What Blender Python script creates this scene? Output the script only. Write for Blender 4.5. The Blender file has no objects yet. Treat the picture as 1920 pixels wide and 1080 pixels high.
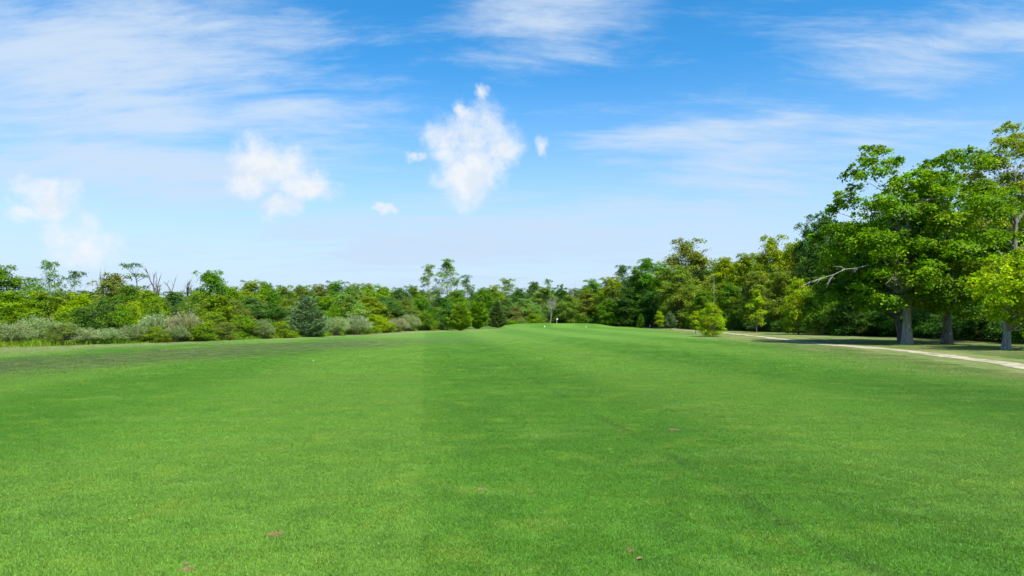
import bpy, math
import numpy as np
from mathutils import Vector

# ------------------------------------------------------------------ camera, sky, sun, exposure
sc = bpy.context.scene
C = sc.collection
CAM_H, F, HZ = 1.8, 1280.0, 597.0          # eye height (m); focal length and horizon in photo pixels
cam_d = bpy.data.cameras.new('camera'); cam = bpy.data.objects.new('camera', cam_d); C.objects.link(cam)
cam.location = (0, 0, CAM_H); cam.rotation_euler = (math.radians(90), 0, 0)
cam_d.sensor_width = 36; cam_d.lens = 36 * F / 1920; cam_d.shift_y = (HZ - 540) / 1920
cam_d.clip_start = 0.1; cam_d.clip_end = 6000
sc.camera = cam
sc.cycles.max_bounces = 6; sc.cycles.diffuse_bounces = 3; sc.cycles.glossy_bounces = 2; sc.cycles.transmission_bounces = 4
sc.cycles.use_adaptive_sampling = True; sc.cycles.adaptive_threshold = 0.015
sc.view_settings.view_transform = 'Standard'; sc.view_settings.look = 'None'
sc.view_settings.exposure = 1.1; sc.view_settings.gamma = 1.0; sc.view_settings.use_curve_mapping = False
SUN_EL, SUN_AZ = math.radians(57), math.radians(147)     # azimuth clockwise from +Y (view direction)
s_dir = Vector((math.sin(SUN_AZ) * math.cos(SUN_EL), math.cos(SUN_AZ) * math.cos(SUN_EL), math.sin(SUN_EL)))
sun_d = bpy.data.lights.new('sun', 'SUN'); sun_d.energy = 4.6; sun_d.angle = math.radians(0.6); sun_d.color = (1, 0.955, 0.87)
sun = bpy.data.objects.new('sun', sun_d); C.objects.link(sun)
sun.rotation_euler = (-s_dir).to_track_quat('-Z', 'Y').to_euler()
sun.location = (40, -30, 60)


class NT:
    """small helper for writing node trees"""
    def __init__(self, tree):
        self.t = tree; tree.nodes.clear()
    def n(self, kind, **kw):
        nd = self.t.nodes.new(kind)
        for k, v in kw.items(): setattr(nd, k, v)
        return nd
    def put(self, sock, v):
        if hasattr(v, 'is_output') or isinstance(v, bpy.types.NodeSocket): self.t.links.new(v, sock)
        elif v is not None: sock.default_value = v
    def math(self, op, a, b=None, c=None, clamp=False):
        nd = self.n('ShaderNodeMath', operation=op, use_clamp=clamp)
        for i, v in enumerate((a, b, c)):
            if v is not None: self.put(nd.inputs[i], v)
        return nd.outputs[0]
    def vec(self, op, a, b=None):
        nd = self.n('ShaderNodeVectorMath', operation=op)
        self.put(nd.inputs[0], a)
        if b is not None: self.put(nd.inputs['Scale' if op == 'SCALE' else 1], b)
        return nd.outputs['Value'] if op in ('LENGTH', 'DOT_PRODUCT') else nd.outputs[0]
    def noise(self, vec, scale, detail=4, rough=0.55, dist=0.0):
        nd = self.n('ShaderNodeTexNoise')
        if vec is not None: self.put(nd.inputs['Vector'], vec)
        nd.inputs['Scale'].default_value = scale; nd.inputs['Detail'].default_value = detail
        nd.inputs['Roughness'].default_value = rough; nd.inputs['Distortion'].default_value = dist
        return nd.outputs['Fac']
    def ramp(self, v, a, b, lo=0.0, hi=1.0):
        nd = self.n('ShaderNodeMapRange', interpolation_type='SMOOTHSTEP')
        self.put(nd.inputs[0], v)
        for i, x in enumerate((a, b, lo, hi)): nd.inputs[i + 1].default_value = x
        return nd.outputs[0]
    def mix(self, f, a, b, mode='MIX'):
        nd = self.n('ShaderNodeMix', data_type='RGBA', blend_type=mode)
        self.put(nd.inputs[0], f)
        for i, v in ((6, a), (7, b)):
            self.put(nd.inputs[i], (*v, 1) if isinstance(v, tuple) and len(v) == 3 else v)
        return nd.outputs[2]
    def mapping(self, v, loc=(0, 0, 0), rot=(0, 0, 0), scale=(1, 1, 1)):
        nd = self.n('ShaderNodeMapping'); self.put(nd.inputs[0], v)
        nd.inputs[1].default_value = loc; nd.inputs[2].default_value = rot; nd.inputs[3].default_value = scale
        return nd.outputs[0]


def build_world():
    w = bpy.data.worlds.new('World'); sc.world = w; w.use_nodes = True
    t = NT(w.node_tree)
    out = t.n('ShaderNodeOutputWorld'); bg = t.n('ShaderNodeBackground'); bg.inputs[1].default_value = 0.085
    sky = t.n('ShaderNodeTexSky', sky_type='NISHITA', sun_disc=False)
    sky.sun_elevation = SUN_EL; sky.sun_rotation = SUN_AZ; sky.altitude = 250; sky.air_density = 1.0
    sky.dust_density = 0.4; sky.ozone_density = 2.0
    hs = t.n('ShaderNodeHueSaturation'); hs.inputs['Saturation'].default_value = 1.42; hs.inputs['Value'].default_value = 1.18
    hs.inputs['Hue'].default_value = 0.496
    t.put(hs.inputs['Color'], sky.outputs[0])
    d = t.n('ShaderNodeTexCoord').outputs['Generated']
    sep = t.n('ShaderNodeSeparateXYZ'); t.put(sep.inputs[0], d)
    z = t.math('MAXIMUM', sep.outputs[2], 0.0)
    # high cirrus: a plane overhead, streaked by the wind
    inv = t.math('DIVIDE', 1.0, t.math('ADD', z, 0.16))
    pl = t.vec('SCALE', d, inv)
    sp = t.n('ShaderNodeSeparateXYZ'); t.put(sp.inputs[0], pl)
    cmb = t.n('ShaderNodeCombineXYZ'); t.put(cmb.inputs[0], sp.outputs[0]); t.put(cmb.inputs[1], sp.outputs[1])
    P = cmb.outputs[0]
    warp = t.n('ShaderNodeTexNoise'); t.put(warp.inputs['Vector'], P); warp.inputs['Scale'].default_value = 0.9
    warp.inputs['Detail'].default_value = 3
    Pw = t.vec('ADD', P, t.vec('SCALE', t.vec('SUBTRACT', warp.outputs['Color'], (0.5, 0.5, 0.5)), 0.35))
    streak = t.noise(t.mapping(Pw, (3.1, 1.7, 0), (0, 0, math.radians(-14)), (0.6, 1.7, 1)), 2.1, 9, 0.62, 0.3)
    fine = t.noise(t.mapping(Pw, (0.4, 5.2, 0), (0, 0, math.radians(-8)), (0.8, 2.6, 1)), 3.0, 9, 0.70, 0.15)
    cover = t.noise(t.mapping(P, (7.3, 2.2, 0)), 0.55, 2, 0.5)
    dens = t.math('ADD', t.math('MULTIPLY', streak, 0.56), t.math('MULTIPLY', fine, 0.44))
    dens = t.math('ADD', dens, t.math('MULTIPLY', t.math('SUBTRACT', cover, 0.5), 0.55))
    def pix(px, py):
        return Vector(((px - 960) / F, 1.0, (HZ - py) / F)).normalized()
    wn = t.n('ShaderNodeTexNoise'); t.put(wn.inputs['Vector'], d); wn.inputs['Scale'].default_value = 17; wn.inputs['Detail'].default_value = 5; wn.inputs['Roughness'].default_value = 0.6
    dw = t.vec('ADD', d, t.vec('SCALE', t.vec('SUBTRACT', wn.outputs['Color'], (0.5, 0.5, 0.5)), 0.055))
    def blob(px, py, rx, ry, d=d):
        c = pix(px, py); k = F / c.y / (1.0 if rx > 100 else 1.22)
        dv = t.vec('MULTIPLY', t.vec('SUBTRACT', d, tuple(c)), (k / rx, k / max(rx, ry), k / ry))
        return t.math('SUBTRACT', 1.0, t.vec('LENGTH', dv))
    veil = None
    for b in ((230, 170, 560, 230), (560, 230, 420, 110), (300, 320, 430, 110), (1000, 450, 700, 110), (1020, 40, 240, 120), (1350, 250, 420, 120), (1750, 90, 420, 110), (-500, 200, 500, 200)):
        m = t.math('MAXIMUM', blob(*b), 0.0)
        veil = m if veil is None else t.math('MAXIMUM', veil, m)
    cir = t.ramp(t.math('ADD', dens, t.math('MULTIPLY', veil, 0.25)), 0.47, 0.80)
    cir = t.math('MULTIPLY', cir, 0.86)
    base = t.mix(cir, hs.outputs[0], (3.75, 4.4, 5.2))
    # pale band of thin air low down
    low = t.ramp(z, 0.36, -0.03)
    base = t.mix(low, base, (3.15, 4.0, 5.15))
    # small fair-weather cumulus
    mx = None
    for b in ((888, 262, 78, 70), (868, 330, 52, 52), (938, 285, 46, 32), (862, 212, 24, 40), (905, 172, 15, 22), (1010, 282, 13, 22),
              (505, 312, 82, 50), (575, 350, 55, 34), (470, 335, 55, 48), (520, 388, 50, 30), (720, 400, 24, 9), (784, 284, 18, 9),
              (88, 368, 58, 36), (48, 400, 45, 22), (155, 446, 64, 52), (170, 462, 50, 36), (100, 385, 40, 28), (895, 290, 60, 60),
              (-330, 300, 90, 60), (-700, 380, 80, 50), (2300, 330, 90, 60), (2750, 400, 80, 50)):
        m = blob(*b, d=dw)
        mx = m if mx is None else t.math('MAXIMUM', mx, m)
    puff = t.noise(d, 22, 9, 0.62, 0.2)
    cu = t.ramp(t.math('ADD', mx, t.math('MULTIPLY', t.math('SUBTRACT', puff, 0.5), 2.0)), -0.10, 0.90)
    cu = t.math('MULTIPLY', cu, t.ramp(mx, -0.30, 0.30))
    inner = t.noise(d, 34, 6, 0.6, 0.0)
    cuc = t.mix(t.ramp(inner, 0.35, 0.6), (4.25, 4.7, 5.2), (5.0, 5.15, 5.3))
    base = t.mix(t.math('MULTIPLY', cu, 0.94), base, cuc)
    t.put(bg.inputs[0], base); t.put(out.inputs[0], bg.outputs[0])
build_world()

# ------------------------------------------------------------------ helpers
def thing(name, label, cat, loc, rz=0.0, group=None, scale=None):
    o = bpy.data.objects.new(name, None); C.objects.link(o); o.empty_display_size = 0.3
    o.location = loc; o.rotation_euler = (0, 0, rz)
    o['label'] = label; o['category'] = cat
    if group: o['group'] = group
    if scale: o.scale = scale
    return o

def link(name, me, parent=None, color=None):
    o = bpy.data.objects.new(name, me); C.objects.link(o)
    if parent is not None: o.parent = parent
    if color is not None: o.color = (*color, 1)
    return o

def structure(name, me):
    o = link(name, me); o['kind'] = 'structure'; return o

def mesh_from(name, V, Fc, mat, smooth=False, attrs=None):
    V = np.asarray(V, np.float32); Fc = np.asarray(Fc, np.int32)
    n, k = Fc.shape
    me = bpy.data.meshes.new(name)
    me.vertices.add(len(V)); me.vertices.foreach_set('co', V.ravel())
    me.loops.add(n * k); me.loops.foreach_set('vertex_index', Fc.ravel())
    me.polygons.add(n); me.polygons.foreach_set('loop_start', np.arange(0, n * k, k, dtype=np.int32))
    if smooth: me.polygons.foreach_set('use_smooth', np.ones(n, bool))
    for an, av in (attrs or {}).items():
        a = me.attributes.new(an, 'FLOAT', 'FACE'); a.data.foreach_set('value', np.asarray(av, np.float32))
    me.materials.append(mat); me.update(calc_edges=True); me.validate()
    return me

def unit(v):
    return v / np.maximum(np.linalg.norm(v, axis=-1, keepdims=True), 1e-9)

MOUND = (9.0, 139.0)
def ground_z(x, y):
    x = np.asarray(x, float); y = np.asarray(y, float)
    far = np.clip((np.hypot(x, y) - 12) / 30, 0, 1)
    z = 0.07 * far * (np.sin(x / 11.0 + 0.7) * np.sin(y / 17.0 + 0.4) + 0.5 * np.sin(x / 5.3 + y / 9.1))
    q = ((x - MOUND[0]) / 11.5) ** 2 + ((y - MOUND[1]) / 8.0) ** 2
    z = z + 0.80 / (1 + np.exp((q - 0.75) * 6.0))
    return z

def px_x(px, Y): return (px - 960) / F * Y
def px_z(py, Y): return CAM_H + (HZ - py) / F * Y

# ------------------------------------------------------------------ materials
def material(name):
    m = bpy.data.materials.new(name); m.use_nodes = True
    return m, NT(m.node_tree)

def turf_group():
    g = bpy.data.node_groups.new('turf_colour', 'ShaderNodeTree')
    g.interface.new_socket('Color', in_out='OUTPUT', socket_type='NodeSocketColor')
    t = NT(g); out = t.n('NodeGroupOutput')
    P = t.n('ShaderNodeNewGeometry').outputs['Position']
    s = t.n('ShaderNodeSeparateXYZ'); t.put(s.inputs[0], P); x, y = s.outputs[0], s.outputs[1]
    flat = t.n('ShaderNodeCombineXYZ'); t.put(flat.inputs[0], x); t.put(flat.inputs[1], y); Q = flat.outputs[0]
    wob = t.math('MULTIPLY', t.math('SUBTRACT', t.noise(Q, 0.35, 3), 0.5), 0.9)
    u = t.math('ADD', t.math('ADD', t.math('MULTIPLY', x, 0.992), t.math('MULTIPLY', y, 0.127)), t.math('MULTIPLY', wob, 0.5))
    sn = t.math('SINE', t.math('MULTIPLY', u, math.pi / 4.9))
    stripe = t.ramp(sn, -0.7, 0.7, 0.74, 0.0)                        # blade-lean sheen painted into the colour, mown towards / away, 4.9 m passes, blurred by old cuts
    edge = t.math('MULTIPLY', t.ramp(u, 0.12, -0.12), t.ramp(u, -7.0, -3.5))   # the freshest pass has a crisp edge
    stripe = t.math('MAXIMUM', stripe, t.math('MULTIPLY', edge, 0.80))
    stripe = t.math('MULTIPLY', stripe, t.ramp(t.noise(Q, 0.12, 4, 0.6), 0.3, 0.55, 0.6, 1.0))
    n_big = t.noise(Q, 0.22, 5, 0.6); n_mid = t.noise(Q, 1.3, 5, 0.62); n_fine = t.noise(P, 14, 3, 0.7)
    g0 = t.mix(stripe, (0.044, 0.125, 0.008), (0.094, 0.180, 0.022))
    g0 = t.mix(t.ramp(n_big, 0.35, 0.7), g0, t.mix(0.5, g0, (0.068, 0.180, 0.012)))
    g0 = t.mix(t.math('MULTIPLY', t.ramp(n_mid, 0.50, 0.72), 0.65), g0, (0.115, 0.185, 0.018))
    g0 = t.mix(t.math('MULTIPLY', t.ramp(n_mid, 0.47, 0.28), 0.42), g0, (0.036, 0.105, 0.014))
    g0 = t.mix(t.math('MULTIPLY', t.ramp(t.noise(t.mapping(Q, (4, 9, 0), scale=(0.7, 1.6, 1)), 0.55, 5, 0.65), 0.52, 0.70), 0.55), g0, (0.100, 0.186, 0.028))
    # worn yellowish flecks
    fleck = t.math('MULTIPLY', t.ramp(t.noise(Q, 2.3, 4, 0.7), 0.64, 0.78), 0.45)
    g0 = t.mix(fleck, g0, (0.12, 0.15, 0.03))
    # a faint tyre line
    ul = t.math('ABSOLUTE', t.math('SUBTRACT', u, 3.15))
    line = t.math('MULTIPLY', t.ramp(ul, 0.14, 0.03), t.ramp(t.noise(Q, 0.5, 3), 0.42, 0.6, 0.0, 0.36))
    g0 = t.mix(line, g0, (0.03, 0.07, 0.012))
    # rough along the left hedge: dry tan strip, then a darker brownish band
    wl = t.math('MULTIPLY', t.math('SUBTRACT', t.noise(Q, 0.16, 4, 0.6), 0.5), 13.0)
    sL = t.math('MULTIPLY', t.math('SUBTRACT', t.math('ADD', x, 33.0), t.math('MULTIPLY', t.math('SUBTRACT', y, 43.0), 0.35)), 0.944)
    sLw = t.math('ADD', sL, wl)
    band = t.math('MULTIPLY', t.ramp(sLw, 11.0, 15.0), t.ramp(sLw, 26.0, 19.0))
    band = t.math('MULTIPLY', band, t.ramp(y, 72.0, 46.0))
    streaks = t.noise(t.mapping(Q, (0, 0, 0), (0, 0, math.radians(-19)), (1.0, 0.25, 1)), 0.9, 5, 0.65)
    g0 = t.mix(t.math('MULTIPLY', band, t.ramp(streaks, 0.3, 0.6, 0.45, 1.0)), g0, t.mix(t.ramp(n_mid, 0.4, 0.6), (0.045, 0.080, 0.020), (0.085, 0.105, 0.036)))
    dry = t.math('MULTIPLY', t.ramp(sLw, 12.0, 4.0), t.ramp(streaks, 0.25, 0.6, 0.5, 1.0))
    dry = t.math('MULTIPLY', dry, t.ramp(y, 128.0, 100.0))
    g0 = t.mix(t.math('MULTIPLY', dry, 1.0), g0, t.mix(t.ramp(n_mid, 0.35, 0.65), (0.100, 0.145, 0.045), (0.185, 0.185, 0.080)))
    # rough beyond and around the dirt track on the right
    wr = t.math('MULTIPLY', t.math('SUBTRACT', t.noise(Q, 0.2, 4, 0.6), 0.5), 8.0)
    sR = t.math('ADD', t.math('SUBTRACT', x, t.math('ADD', 15.6, t.math('MULTIPLY', y, 0.10))), wr)
    rr = t.math('MULTIPLY', t.ramp(sR, -6.5, 0.5), t.ramp(n_mid, 0.25, 0.6, 0.55, 1.0))
    g0 = t.mix(t.math('MULTIPLY', rr, 0.85), g0, t.mix(t.ramp(t.noise(Q, 0.45, 5, 0.65), 0.38, 0.62), (0.085, 0.125, 0.030), (0.180, 0.165, 0.070)))
    # bare scuffs in the near turf
    for (bx, by, br) in ((-1.97, 5.68, 0.10), (-2.33, 4.90, 0.07), (0.92, 5.30, 0.05), (-0.32, 7.2, 0.07), (2.6, 11.0, 0.14)):
        dd = t.vec('LENGTH', t.vec('SUBTRACT', Q, (bx, by, 0)))
        m = t.ramp(t.math('ADD', dd, t.math('MULTIPLY', t.math('SUBTRACT', n_fine, 0.5), 0.10)), br, br * 0.3)
        g0 = t.mix(t.math('MULTIPLY', m, 0.75), g0, (0.20, 0.14, 0.07))
    t.put(out.inputs[0], g0)
    return g
TURF = turf_group()

def mat_ground():
    m, t = material('turf'); out = t.n('ShaderNodeOutputMaterial'); b = t.n('ShaderNodeBsdfPrincipled')
    g = t.n('ShaderNodeGroup', node_tree=TURF); P = t.n('ShaderNodeNewGeometry').outputs['Position']
    v = t.ramp(t.noise(P, 30, 4, 0.75), 0.3, 0.7, 0.72, 1.28)
    v2 = t.ramp(t.noise(P, 4.5, 4, 0.7), 0.3, 0.7, 0.84, 1.16)
    col = t.vec('SCALE', g.outputs[0], t.math('MULTIPLY', v, v2))
    t.put(b.inputs['Base Color'], col); b.inputs['Roughness'].default_value = 0.9; b.inputs['Specular IOR Level'].default_value = 0.15
    bm = t.n('ShaderNodeBump'); bm.inputs['Strength'].default_value = 0.5; bm.inputs['Distance'].default_value = 0.02
    t.put(bm.inputs['Height'], t.noise(P, 45, 3, 0.7)); t.put(b.inputs['Normal'], bm.outputs[0])
    t.put(out.inputs[0], b.outputs[0]); return m

def mat_blade():
    m, t = material('grass_blade'); out = t.n('ShaderNodeOutputMaterial')
    g = t.n('ShaderNodeGroup', node_tree=TURF)
    a = t.n('ShaderNodeAttribute', attribute_name='tint').outputs['Fac']
    col = t.vec('SCALE', g.outputs[0], t.ramp(a, 0, 1, 1.05, 2.35))
    col = t.mix(t.ramp(a, 0.93, 0.99, 0.0, 0.55), col, (0.16, 0.17, 0.06))
    b = t.n('ShaderNodeBsdfPrincipled'); t.put(b.inputs['Base Color'], col); b.inputs['Roughness'].default_value = 0.55
    b.inputs['Specular IOR Level'].default_value = 0.3
    tr = t.n('ShaderNodeBsdfTranslucent'); t.put(tr.inputs[0], col)
    mx = t.n('ShaderNodeMixShader'); mx.inputs[0].default_value = 0.3
    t.put(mx.inputs[1], b.outputs[0]); t.put(mx.inputs[2], tr.outputs[0]); t.put(out.inputs[0], mx.outputs[0]); return m

def mat_leaf(name, trans=0.42, spread=1.0, rough=0.6):
    m, t = material(name); out = t.n('ShaderNodeOutputMaterial')
    oc = t.n('ShaderNodeObjectInfo')
    a = t.n('ShaderNodeAttribute', attribute_name='tint').outputs['Fac']
    h = t.n('ShaderNodeAttribute', attribute_name='hue').outputs['Fac']
    hs = t.n('ShaderNodeHueSaturation')
    t.put(hs.inputs['Color'], oc.outputs['Color'])
    t.put(hs.inputs['Hue'], t.ramp(h, 0, 1, 0.5 + 0.020 * spread, 0.5 - 0.020 * spread))
    t.put(hs.inputs['Value'], t.ramp(a, 0, 1, 1 - 0.42 * spread, 1 + 0.55 * spread))
    hs.inputs['Saturation'].default_value = 1.05
    col = t.mix(t.ramp(h, 0.965, 0.985, 0.0, 0.7), hs.outputs[0], (0.20, 0.12, 0.035))
    b = t.n('ShaderNodeBsdfPrincipled'); t.put(b.inputs['Base Color'], col); b.inputs['Roughness'].default_value = rough
    b.inputs['Specular IOR Level'].default_value = 0.14
    tr = t.n('ShaderNodeBsdfTranslucent'); t.put(tr.inputs[0], t.mix(1.0, col, (1.15, 1.2, 0.6), 'MULTIPLY'))
    mx = t.n('ShaderNodeMixShader'); mx.inputs[0].default_value = trans
    t.put(mx.inputs[1], b.outputs[0]); t.put(mx.inputs[2], tr.outputs[0]); t.put(out.inputs[0], mx.outputs[0]); return m

def mat_bark(name, c0, c1, moss):
    m, t = material(name); out = t.n('ShaderNodeOutputMaterial'); b = t.n('ShaderNodeBsdfPrincipled')
    P = t.n('ShaderNodeTexCoord').outputs['Object']
    ridge = t.noise(t.mapping(P, scale=(9, 9, 1.6)), 1.6, 6, 0.65, 0.3); n2 = t.noise(P, 1.3, 4, 0.6)
    col = t.mix(t.ramp(ridge, 0.35, 0.68), c0, c1)
    col = t.mix(t.math('MULTIPLY', t.ramp(n2, 0.48, 0.68), 0.6), col, moss)
    t.put(b.inputs['Base Color'], col); b.inputs['Roughness'].default_value = 0.9
    bm = t.n('ShaderNodeBump'); bm.inputs['Strength'].default_value = 0.8; bm.inputs['Distance'].default_value = 0.04
    t.put(bm.inputs['Height'], ridge); t.put(b.inputs['Normal'], bm.outputs[0]); t.put(out.inputs[0], b.outputs[0]); return m

def mat_sand():
    m, t = material('sandy_track'); out = t.n('ShaderNodeOutputMaterial'); b = t.n('ShaderNodeBsdfPrincipled')
    P = t.n('ShaderNodeNewGeometry').outputs['Position']
    col = t.mix(t.ramp(t.noise(P, 0.9, 6, 0.7), 0.35, 0.65), (0.24, 0.21, 0.135), (0.36, 0.32, 0.225))
    col = t.mix(t.ramp(t.noise(P, 0.5, 5, 0.7, 0.4), 0.50, 0.62, 0.0, 0.85), col, (0.13, 0.150, 0.05))
    t.put(b.inputs['Base Color'], col); b.inputs['Roughness'].default_value = 0.95
    bm = t.n('ShaderNodeBump'); bm.inputs['Distance'].default_value = 0.03; t.put(bm.inputs['Height'], t.noise(P, 12, 5, 0.7))
    t.put(b.inputs['Normal'], bm.outputs[0]); t.put(out.inputs[0], b.outputs[0]); return m

def mat_plain(name, col, rough=0.5, scale=30, var=0.15):
    m, t = material(name); out = t.n('ShaderNodeOutputMaterial'); b = t.n('ShaderNodeBsdfPrincipled')
    P = t.n('ShaderNodeTexCoord').outputs['Object']
    t.put(b.inputs['Base Color'], t.mix(t.ramp(t.noise(P, scale, 4), 0.3, 0.7), tuple(c * (1 - var) for c in col), tuple(min(1, c * (1 + var)) for c in col)))
    b.inputs['Roughness'].default_value = rough; t.put(out.inputs[0], b.outputs[0]); return m

M_TURF, M_BLADE, M_SAND = mat_ground(), mat_blade(), mat_sand()
M_LEAF = mat_leaf('leaf'); M_NEEDLE = mat_leaf('needle', 0.12, 0.7, 0.6); M_SILVER = mat_leaf('silver_leaf', 0.3, 0.5, 0.6)
M_TALL = mat_leaf('tall_grass', 0.35, 0.9, 0.6)
M_BARK = mat_bark('bark', (0.075, 0.066, 0.055), (0.20, 0.18, 0.15), (0.10, 0.105, 0.06))
M_BARK_PALE = mat_bark('pale_bark', (0.15, 0.145, 0.13), (0.36, 0.35, 0.31), (0.20, 0.21, 0.15))
M_DEAD = mat_bark('dead_wood', (0.07, 0.058, 0.050), (0.15, 0.128, 0.115), (0.15, 0.13, 0.115))
M_DEAD_PALE = mat_bark('pale_dead_wood', (0.22, 0.20, 0.18), (0.42, 0.39, 0.35), (0.27, 0.25, 0.21))

# ------------------------------------------------------------------ the ground
def build_ground():
    xs = np.concatenate([-np.geomspace(2500, 75, 14), np.arange(-72, 72.1, 1.0), np.geomspace(75, 2500, 14)])
    ys = np.concatenate([-np.geomspace(1500, 12, 10), np.arange(-8, 190, 1.0), np.geomspace(195, 4000, 14)])
    X, Y = np.meshgrid(xs, ys); V = np.stack([X, Y, ground_z(X, Y)], -1).reshape(-1, 3)
    nx, ny = len(xs), len(ys); i = np.arange((ny - 1) * nx).reshape(ny - 1, nx)[:, :-1].ravel()
    structure('ground', mesh_from('ground', V, np.stack([i, i + 1, i + nx + 1, i + nx], 1), M_TURF, True))
build_ground()

PATH = np.array([(15.8, 14.0), (17.4, 20.0), (18.6, 24.8), (20.2, 31), (21.2, 37), (21.3, 41.5), (21.3, 46), (22.6, 54), (24.3, 64), (25.4, 76), (26.2, 88), (27.4, 108), (28.6, 128), (29.4, 146), (30.5, 158)])
def path_x(y): return np.interp(y, PATH[:, 1], PATH[:, 0])
def build_path():
    rng = np.random.default_rng(5)
    ys = np.arange(14, 158, 0.22); cx = path_x(ys); cx = np.convolve(np.pad(cx, 12, 'edge'), np.ones(25) / 25, 'valid')
    def jag(k, a): return np.interp(np.arange(len(ys)), np.arange(0, len(ys) + k, k), rng.normal(0, a, len(ys) // k + 2)[: len(np.arange(0, len(ys) + k, k))])
    wl = 0.52 + jag(9, 0.16) + jag(3, 0.07) + rng.normal(0, 0.04, len(ys)); wr = 0.52 + jag(9, 0.16) + jag(3, 0.07) + rng.normal(0, 0.04, len(ys))
    wide = 0.5 * np.exp(-((ys - 46) / 6) ** 2)
    wl, wr = np.clip(wl + wide * 0.4, 0.25, 2), np.clip(wr + wide, 0.25, 2)
    rows = []
    for f in (-1, -0.5, 0, 0.5, 1):
        xx = cx + (wl if f < 0 else wr) * f
        rows.append(np.stack([xx, ys, ground_z(xx, ys) + 0.012], -1))
    V = np.stack(rows, 1).reshape(-1, 3); n = len(ys)
    q = [(a * 5 + k, a * 5 + k + 1, a * 5 + 6 + k, a * 5 + 5 + k) for a in range(n - 1) for k in range(4)]
    structure('path', mesh_from('path', V, q, M_SAND, True))
build_path()

# ------------------------------------------------------------------ tubes and leaves
class Tubes:
    def __init__(self): self.V = []; self.F = []; self.n = 0
    def add(self, pts, rad, sides=6, lump=0.0, rng=None):
        pts = np.asarray(pts, float); rad = np.asarray(rad, float); m = len(pts)
        tan = unit(np.gradient(pts, axis=0)); ref = np.array([0.3, 0.9, 0.1]) if abs(tan[0][2]) > 0.5 else np.array([0, 0, 1.0])
        a = unit(np.cross(tan, ref)); b = np.cross(tan, a)
        th = np.linspace(0, 2 * math.pi, sides, endpoint=False)
        r = rad[:, None] * np.ones(sides)
        if lump and rng is not None: r = r * (1 + lump * rng.normal(0, 1, (1, sides)) + 0.4 * lump * rng.normal(0, 1, (m, sides)))
        ring = pts[:, None] + r[..., None] * (np.cos(th)[None, :, None] * a[:, None] + np.sin(th)[None, :, None] * b[:, None])
        self.V.append(ring.reshape(-1, 3)); k = np.arange(sides); k2 = (k + 1) % sides
        for i in range(m - 1):
            o = self.n + i * sides
            self.F.append(np.stack([o + k, o + k2, o + sides + k2, o + sides + k], 1))
        self.n += m * sides
    def mesh(self, name, mat): return mesh_from(name, np.concatenate(self.V), np.concatenate(self.F), mat, True)

def curve(p0, p1, lift, n=6, wob=0.0, rng=None):
    p0, p1 = np.asarray(p0, float), np.asarray(p1, float); t = np.linspace(0, 1, n)[:, None]
    mid = (p0 + p1) / 2 + np.array([0, 0, lift])
    P = (1 - t) ** 2 * p0 + 2 * t * (1 - t) * mid + t * t * p1
    if wob and rng is not None: P[1:-1] += rng.normal(0, wob, (n - 2, 3))
    return P

def leaves(name, pos, nor, L, rng, mat, aspect=0.62, tint=None, hue=None, axis=None):
    n = len(pos); nor = unit(nor)
    t = unit(np.cross(nor, rng.normal(0, 1, (n, 3)))) if axis is None else unit(axis)
    s = unit(np.cross(nor, t)); L = np.broadcast_to(np.asarray(L, float), (n,)) * rng.uniform(0.7, 1.3, n)
    a = (t * L[:, None] / 2); b = s * (L * aspect)[:, None] / 2
    dr = nor * (L * 0.10)[:, None]
    V = np.stack([pos - a, pos + b - a * 0.15 + dr, pos + a, pos - b - a * 0.15 + dr], 1).reshape(-1, 3)
    Fc = np.arange(4 * n).reshape(n, 4)
    return mesh_from(name, V, Fc, mat, False, {'tint': rng.uniform(0, 1, n) if tint is None else np.clip(tint, 0, 1), 'hue': rng.uniform(0, 1, n) if hue is None else np.clip(hue, 0, 1)})

def lobe_leaves(lobes, rng, leaf, dens, flat=0.6, per=12, droop=0.25, spray=0.16, shell=0.55):
    """leaf sprays over the shells of many foliage lobes. lobes: (x, y, z, r)"""
    P, N, T, Hh = [], [], [], []
    for (x, y, z, r) in lobes:
        ns = max(4, int(dens * r * r / per))
        d = unit(rng.normal(0, 1, (ns, 3)) + np.array([0, 0, 0.35]))
        rad = r * (shell + (1.05 - shell) * rng.uniform(0, 1, ns) ** 0.7)
        lump = 1 + 0.18 * np.sin(d @ rng.normal(0, 3, 3) + rng.uniform(0, 6))
        c = np.array([x, y, z]) + d * (rad * lump)[:, None] * np.array([1, 1, flat])
        out = d * np.array([1, 1, 0.2])
        nn = unit(np.array([0, 0, 0.9]) + d * 0.55 + rng.normal(0, 0.28, (ns, 3)))
        u = unit(np.cross(nn, rng.normal(0, 1, (ns, 3)))); v = np.cross(nn, u)
        sr = r * spray * rng.uniform(0.7, 1.5, ns) + leaf * 0.9
        g = rng.normal(0, 1, (ns, per, 3)) * np.array([1, 1, 0.32])
        pp = c[:, None] + (u[:, None] * g[..., :1] + v[:, None] * g[..., 1:2] + nn[:, None] * g[..., 2:]) * sr[:, None, None] * 0.75
        pp[..., 2] -= droop * np.linalg.norm(g[..., :2], axis=-1) ** 2 * sr[:, None] * 0.18
        P.append(pp.reshape(-1, 3)); N.append((nn[:, None] + rng.normal(0, 0.42, (ns, per, 3))).reshape(-1, 3))
        lt = rng.normal(0.5, 0.13); st = rng.normal(0, 0.10, ns)
        T.append((lt + st[:, None] + rng.normal(0, 0.14, (ns, per))).ravel())
        lh = rng.normal(0.45, 0.15); Hh.append((lh + rng.normal(0, 0.12, ns)[:, None] + rng.normal(0, 0.12, (ns, per))).ravel())
    return np.concatenate(P), np.concatenate(N), np.concatenate(T), np.concatenate(Hh)

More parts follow.
